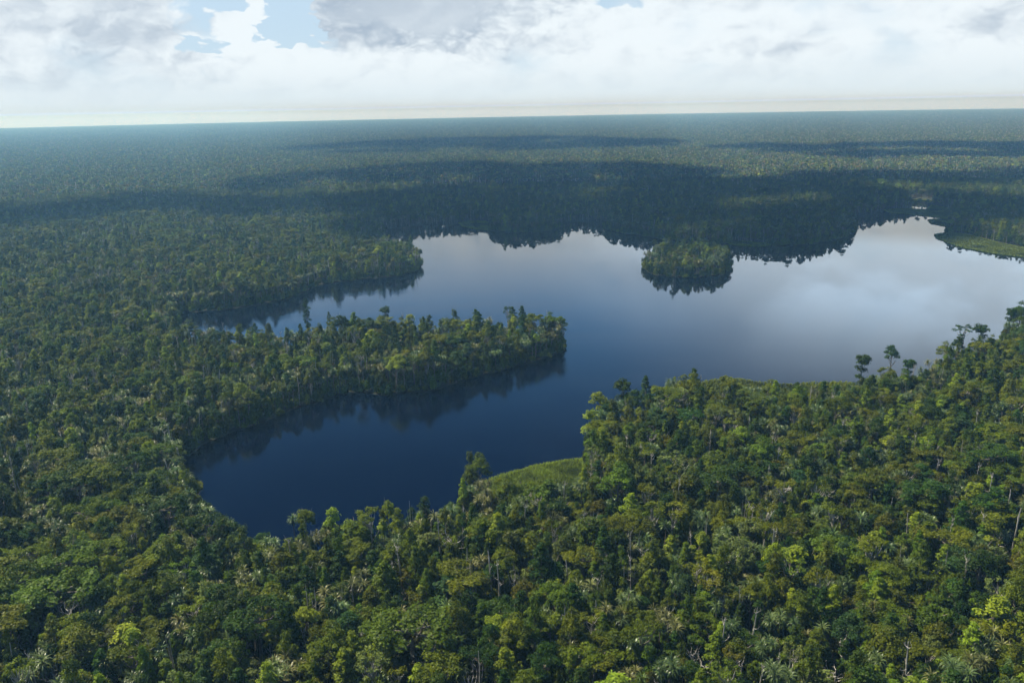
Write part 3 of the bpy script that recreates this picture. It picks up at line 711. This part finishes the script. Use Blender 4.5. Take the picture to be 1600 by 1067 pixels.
def point_stuff(name, P3, idx, rot, scl, label, cat, coll):
    me = bpy.data.meshes.new(name); me.vertices.add(len(P3)); me.vertices.foreach_set('co', np.asarray(P3, np.float32).ravel())
    me.attributes.new('which', 'INT', 'POINT').data.foreach_set('value', np.asarray(idx, np.int32))
    me.attributes.new('turn', 'FLOAT_VECTOR', 'POINT').data.foreach_set('vector', np.asarray(rot, np.float32).ravel())
    me.attributes.new('size', 'FLOAT_VECTOR', 'POINT').data.foreach_set('vector', np.asarray(scl, np.float32).ravel())
    ob = bpy.data.objects.new(name, me); COL.objects.link(ob); tag(ob, label, cat, kind='stuff')
    ng = bpy.data.node_groups.new(name, 'GeometryNodeTree')
    ng.interface.new_socket('Geometry', in_out='INPUT', socket_type='NodeSocketGeometry'); ng.interface.new_socket('Geometry', in_out='OUTPUT', socket_type='NodeSocketGeometry')
    n = ng.nodes; l = ng.links; gi = n.new('NodeGroupInput'); go = n.new('NodeGroupOutput')
    iop = n.new('GeometryNodeInstanceOnPoints'); ci = n.new('GeometryNodeCollectionInfo'); ci.inputs[0].default_value = coll; ci.inputs[1].default_value = True; ci.inputs[2].default_value = True
    def na(nm, ty):
        a = n.new('GeometryNodeInputNamedAttribute'); a.data_type = ty; a.inputs[0].default_value = nm; return a.outputs[0]
    l.new(gi.outputs[0], iop.inputs['Points']); l.new(ci.outputs[0], iop.inputs['Instance']); iop.inputs['Pick Instance'].default_value = True
    l.new(na('which', 'INT'), iop.inputs['Instance Index'])
    e2r = n.new('FunctionNodeEulerToRotation'); l.new(na('turn', 'FLOAT_VECTOR'), e2r.inputs[0]); l.new(e2r.outputs[0], iop.inputs['Rotation'])
    l.new(na('size', 'FLOAT_VECTOR'), iop.inputs['Scale']); l.new(iop.outputs[0], go.inputs[0])
    mod = ob.modifiers.new('scatter', 'NODES'); mod.node_group = ng
    return ob
kz = ~is_real
rot = np.column_stack([rng.normal(0, .03, N_), rng.normal(0, .03, N_), rz]); scl = np.column_stack([ws, ws, hs])
P3 = np.column_stack([P_, np.zeros(N_)])
point_stuff('forest', P3[kz], idx[kz], rot[kz], scl[kz], 'dense mixed swamp forest covering the land round the lake', 'forest', src)
# understorey and shore bushes
B_ = scatter(3.0, 60, 900, 36, 9); okb, dlb = land(B_, .2); okb |= (dlb < 1.1) & (rng.uniform(size=len(B_)) < .5) & (np.min([edge_dist(B_, pl) for pl, _ in REEDS], 0) > 6); B_ = B_[okb]; dlb = dlb[okb]; db = np.linalg.norm(B_, axis=1)
kb = (dlb < 5) | (rng.uniform(size=len(B_)) < np.where(db < 420, .5, .12)); B_ = B_[kb]; dlb = dlb[kb]; nb = len(B_)
sb = rng.uniform(.7, 1.25, nb); sb = np.where(dlb < 5, sb * 1.0, sb * 1.5); shape_z = np.where(dlb < 5, rng.uniform(.9, 3.4, nb), rng.uniform(1.0, 2.6, nb))
point_stuff('undergrowth', np.column_stack([B_, np.zeros(nb)]), rng.choice(BUSH, nb), np.column_stack([np.zeros((nb, 2)), rng.uniform(0, 6.28, nb)]),
            np.column_stack([sb, sb, sb * shape_z]), 'leafy undergrowth beneath the trees and along the shoreline', 'undergrowth', src)

# ------------------------------------------------------------------ far forest: blocks of low-detail canopy to the skyline
tm_, n = new_mat('far_canopy')
at_ = n.node('ShaderNodeAttribute', attribute_name='tint').outputs['Vector']
pr = n.node('ShaderNodeBsdfDiffuse', {'Color': n.mix(1.0, at_, (2.3, 2.0, 2.5), 'MULTIPLY')}); n.l.new(pr.outputs[0], n.node('ShaderNodeOutputMaterial').inputs[0])
TS = 90.0; tsrc = bpy.data.collections.new('far_sources')
pal = np.array([(.060, .070, .012), (.024, .052, .014), (.11, .15, .022), (.048, .085, .014), (.085, .11, .055), (.085, .07, .02), (.03, .07, .04)])
for v_ in range(5):
    r = np.random.default_rng(300 + v_); m_ = int(TS * TS / 24); Cc = r.uniform(0, TS, (m_, 2)) - TS / 2
    Hh = r.normal(12.6, 2.6, m_) + (r.uniform(size=m_) < .05) * 3; tn = pal[r.choice(7, m_, p=[.24, .2, .08, .2, .12, .06, .1])] * r.uniform(.5, 1.6, (m_, 1))
    nc = 34; d = unit(r.normal(size=(m_ * nc, 3))); d[:, 2] = np.abs(d[:, 2]) - .3
    rad = np.repeat(r.uniform(1.4, 3.5, m_), nc); base = np.repeat(np.column_stack([Cc, Hh - 3.0]), nc, 0)
    Cn = base + d * np.column_stack([rad, rad, rad * 1.1]) * r.uniform(.7, 1.1, (m_ * nc, 1))
    tv = np.repeat(tn, nc, 0) * r.uniform(.6, 1.4, (m_ * nc, 1)); g = Geo(); cards(g, Cn, d + r.normal(0, .45, d.shape) + np.array([0, 0, .4]), 1.4, 0, r, .8)
    V, Q_, _, _ = g.arrays(); Vs = [V]; Qs = [Q_]; ts = [tv]; n0 = len(V)
    st = np.where(r.uniform(size=m_) < .28)[0]
    for i in st:       # pale stems standing in the canopy
        x, y = Cc[i]; h = Hh[i] + r.uniform(-2, 2.2); w = r.uniform(.10, .22); lx, ly = r.normal(0, .9, 2)
        b = [(x - w, y - w, 2), (x + w, y - w, 2), (x + w, y + w, 2), (x - w, y + w, 2)]; tt_ = [(x + lx - w * .5, y + ly - w * .5, h), (x + lx + w * .5, y + ly - w * .5, h), (x + lx + w * .5, y + ly + w * .5, h), (x + lx - w * .5, y + ly + w * .5, h)]
        Vs.append(np.array(b + tt_)); Qs.append(np.array([(0, 1, 5, 4), (1, 2, 6, 5), (2, 3, 7, 6), (3, 0, 4, 7)]) + n0); n0 += 8
        ts.append(np.repeat(np.array([[.42, .40, .35]]) * r.uniform(.5, 1.1), 4, 0))
    me = np_mesh('far_block', np.concatenate(Vs), [np.concatenate(Qs)], [tm_], None, np.concatenate(ts))
    ob = bpy.data.objects.new('far_source_%d' % v_, me); tsrc.objects.link(ob)
K = int(15200 / TS); TP = []
for ix in range(-K, K + 1):
    for iy in range(-2, K + 1):
        x, y = ix * TS, iy * TS; r_ = math.hypot(x, y)
        if r_ > 15100: continue
        if abs(math.degrees(math.atan2(x, y))) > 38 + 400 / max(r_, 1): continue
        TP.append((x, y, r_))
TP = np.array(TP)
near_t = (TP[:, 2] > FARR - 30) & ~(inside(TP[:, :2], LAKE))
TP = TP[near_t]; nt = len(TP)
point_stuff('distant_forest', np.column_stack([TP[:, :2], gz(TP[:, 2])]), rng.integers(0, 5, nt), np.column_stack([np.zeros((nt, 2)), rng.integers(0, 4, nt) * math.pi / 2]),
            np.ones((nt, 3)), 'unbroken far-off forest canopy running to the skyline', 'forest', tsrc)

# ------------------------------------------------------------------ the single trees
def stand(kind_name, crown_name, key, mat, xy, w, h, rz_, cat, group, label, trunk_mat=None):
    g1, g2, m1, m2, rr = SHAPES[key]
    e = bpy.data.objects.new(kind_name, None); COL.objects.link(e); e.location = (xy[0], xy[1], 0); e.rotation_euler = (0, 0, rz_); e.scale = (w, w, h)
    e.empty_display_size = .5
    for nm, me, mt in [(crown_name, m, mat) for m in (m1 if isinstance(m1, list) else [m1])] + [('trunk', m2, None)]:
        o = bpy.data.objects.new(nm, me); COL.objects.link(o); o.parent = e
        if mt: o.material_slots[0].link = 'OBJECT'; o.material_slots[0].material = mt
    tag(e, label, cat, group); return e

ITEMS = []      # dicts: x, y in the photograph, phrase, object
def reg(x, y, phrase, fn): ITEMS.append([x, y, phrase, fn])
for (x, y, h, f_, v_, tn, w, lab) in SPECIAL:
    p = fpt(x, y, h); v_ = min(v_, 0 if f_ == 'mop' else 1)
    stand('broadleaf_tree', 'crown', (f_, v_), TONES[tn], p, w * (h / 14) ** .3, h / 14.2, random.uniform(0, 6.28), 'tree', 'broadleaf trees of the swamp forest', lab)
for (x, y, h, v_, tn, w, lab) in SPECIAL_PAND:
    stand('pandanus_tree', 'leaf_heads', ('pandanus', v_), PAND[tn], fpt(x, y, h), w, h / 10.5, random.uniform(0, 6.28), 'pandanus', 'pandanus trees among the forest', lab)
for (x, y, h, v_, w, lab) in SPECIAL_DEAD:
    stand('dead_tree', 'branch', ('dead', v_), PALE, fpt(x, y, h), w, h / [13, 14.5, 14.8, 12.5, 14.8, 12.5][v_], random.uniform(0, 6.28), 'dead tree', 'bare dead trees among the forest', lab)

def col_word(x):
    w = ['far left', 'left', 'mid-left', 'centre-left', 'centre', 'centre-right', 'mid-right', 'right', 'far right']
    return w[min(8, int(x / 1600 * 9))]
def row_word(y):
    for t, w in ((1020, 'on bottom edge'), (975, 'just above bottom edge'), (930, 'low in the foreground'), (880, 'in mid foreground'), (820, 'in upper foreground')):
        if y > t: return w
    return 'beyond the foreground'
recs = []
for kind_, ids in real.items():
    for i in ids:
        key, tn = SRC[idx[i]]
        sz = hs[i] * ws[i]
        if kind_ == 'leafy': size = 'large ' if sz > 1.15 else ('small ' if sz < .72 else ''); ph = f"{size}{tn} {FORMS[key[0]]} tree"
        elif kind_ == 'pand': ph = f"{tn} {['single-headed', 'three-headed', 'four-headed', 'two-headed', 'many-headed'][key[1]]} pandanus"
        elif kind_ == 'palm': ph = 'feather-leaved palm' if key[1] == 0 else 'slender feather-leaved palm'
        else: ph = {'snag': 'broken bare snag', 'twin': 'bare stems splitting upward', 'crooked': 'crooked bare white tree', 'antler': 'antler-limbed bare white tree'}[DEADS[key[1]]]
        recs.append([i, kind_, key, tn, ph, px[i], py[i]])
groups_ = {}
for rc in recs: groups_.setdefault((rc[4], row_word(rc[6]), col_word(rc[5])), []).append(rc)
LM = [(s[0], s[1] + 18, s[7]) for s in SPECIAL] + [(s[0], s[1] + 18, s[6]) for s in SPECIAL_PAND] + [(s[0], s[1] + 25, s[5]) for s in SPECIAL_DEAD]
ordn = ['leftmost'] + [w + ' from left' for w in 'second third fourth fifth sixth seventh eighth ninth tenth eleventh twelfth thirteenth fourteenth'.split()]
for (ph, rw, cw), l in groups_.items():
    l.sort(key=lambda r: r[5])
    for k, rc in enumerate(l):
        extra = ''
        if len(l) == 2: extra = ', the %s of two' % ('left', 'right')[k]
        elif len(l) > 2: extra = ', ' + (ordn[k] if k < len(l) - 1 else 'rightmost') + ' of several'
        rc.append(' '.join(f"{ph} {rw}, {cw}{extra}".replace(', centre-', ' centre-').split()[:16]))
for i, kind_, key, tn, ph, x_, y_, lab in recs:
    nm, cr, cat, grp = {'leafy': ('broadleaf_tree', 'crown', 'tree', 'broadleaf trees of the swamp forest'), 'pand': ('pandanus_tree', 'leaf_heads', 'pandanus', 'pandanus trees among the forest'),
        'palm': ('palm_tree', 'fronds', 'palm', 'feather palms among the forest'), 'dead': ('dead_tree', 'branch', 'dead tree', 'bare dead trees among the forest')}[kind_]
    mt = TONES.get(tn) or PAND.get(tn) or PALE
    stand(nm, cr, key, mt, P_[i], ws[i], hs[i], rz[i], cat, grp, lab)

# ------------------------------------------------------------------ cumulus overhead, out of frame, whose shadows dapple the forest
cm, n = new_mat('cloud')
df = n.node('ShaderNodeBsdfDiffuse', {'Color': (.9, .9, .9, 1)}); tr = n.node('ShaderNodeBsdfTranslucent', {'Color': (.9, .92, .95, 1)})
mx = n.node('ShaderNodeMixShader', {0: .6}); n.l.new(df.outputs[0], mx.inputs[1]); n.l.new(tr.outputs[0], mx.inputs[2])
n.l.new(mx.outputs[0], n.node('ShaderNodeOutputMaterial').inputs[0])
import bmesh
_b = bmesh.new(); bmesh.ops.create_icosphere(_b, subdivisions=3, radius=1); ICV = np.array([v.co[:] for v in _b.verts]); ICF = np.array([[v.index for v in f.verts] for f in _b.faces]); _b.free()
ALT = 3000.0
def cloud(shadow, label, seed, rad=80, gaps=.52):
    """a cumulus bank whose shadow falls on the outline `shadow` (ground points)"""
    r = np.random.default_rng(seed); sh = np.array(shadow); lo, hi_ = sh.min(0), sh.max(0)
    step = rad * .8; pts = []
    for x in np.arange(lo[0], hi_[0] + step, step):
        for y in np.arange(lo[1], hi_[1] + step, step):
            p = np.array([[x, y]]) + r.uniform(-.3, .3, 2) * step
            if inside(p, sh)[0] and r.uniform() > gaps: pts.append(p[0])
    V = []; F = []; n0 = 0
    off = np.array([sd.x, sd.y]) / sd.z
    for p in pts:
        rr = rad * r.uniform(.6, 1.05); zz = ALT + r.uniform(0, 60); q_ = p + off * zz
        ph = r.uniform(0, 6.28, 3); L = 1 + .16 * np.sin(ICV[:, 0] * 4 + ph[0]) * np.sin(ICV[:, 1] * 5 + ph[1]) + .1 * np.sin(ICV[:, 2] * 8 + ph[2])
        v = ICV * L[:, None] * np.array([rr, rr, rr * .5]); v[:, 2] = np.maximum(v[:, 2], -rr * .18)
        V.append(v + np.array([q_[0], q_[1], zz])); F.append(ICF + n0); n0 += len(v)
    me = np_mesh('cloud', np.concatenate(V), [np.concatenate(F)], [cm], smooth=True)
    ob = bpy.data.objects.new('cloud', me); COL.objects.link(ob); tag(ob, label, kind='structure')
def gpoly(*pts): return [ground(x, y, 10) for x, y in pts]
cloud(gpoly((-200,345),(60,325),(250,305),(420,280),(600,262),(780,252),(1000,258),(1200,268),(1420,272),(1750,262),(1750,330),(1500,345),(1330,376),(1140,384),(1000,396),(900,384),(700,385),(600,395),(560,365),(420,335),(250,345),(100,368),(-200,385)), 'long grey cumulus bank above the far shore of the lake', 1)
cloud(gpoly((430,232),(700,217),(950,214),(1060,222),(1000,232),(760,236),(560,242)), 'distant cumulus strip above the far forest', 2, 100, .55)
cloud(gpoly((1150,228),(1700,222),(1700,245),(1400,246),(1200,240)), 'distant cumulus above the right far forest', 3, 100, .55)

# ------------------------------------------------------------------ the air
hm, n = new_mat('haze')
pv = n.node('ShaderNodeVolumePrincipled', {'Color': (.27, .60, 1.0, 1), 'Density': 2.05e-4, 'Anisotropy': .2, 'Absorption Color': (.8, .95, 1, 1)})
n.l.new(pv.outputs[0], n.node('ShaderNodeOutputMaterial').inputs['Volume'])
z0_, z1_ = float(gz(15600)) - 1.5, CAM_H + 12.0; s_ = 15800.0
V = [(x * s_, y * s_, z) for z in (z0_, z1_) for x, y in ((-1, -1), (1, -1), (1, 1), (-1, 1))]
me = np_mesh('haze', np.array(V), [np.array([(3, 2, 1, 0), (4, 5, 6, 7), (0, 1, 5, 4), (1, 2, 6, 5), (2, 3, 7, 6), (3, 0, 4, 7)])], [hm])
ho = bpy.data.objects.new('haze', me); COL.objects.link(ho); tag(ho, 'thin bluish haze over the whole forest', 'haze', kind='stuff')
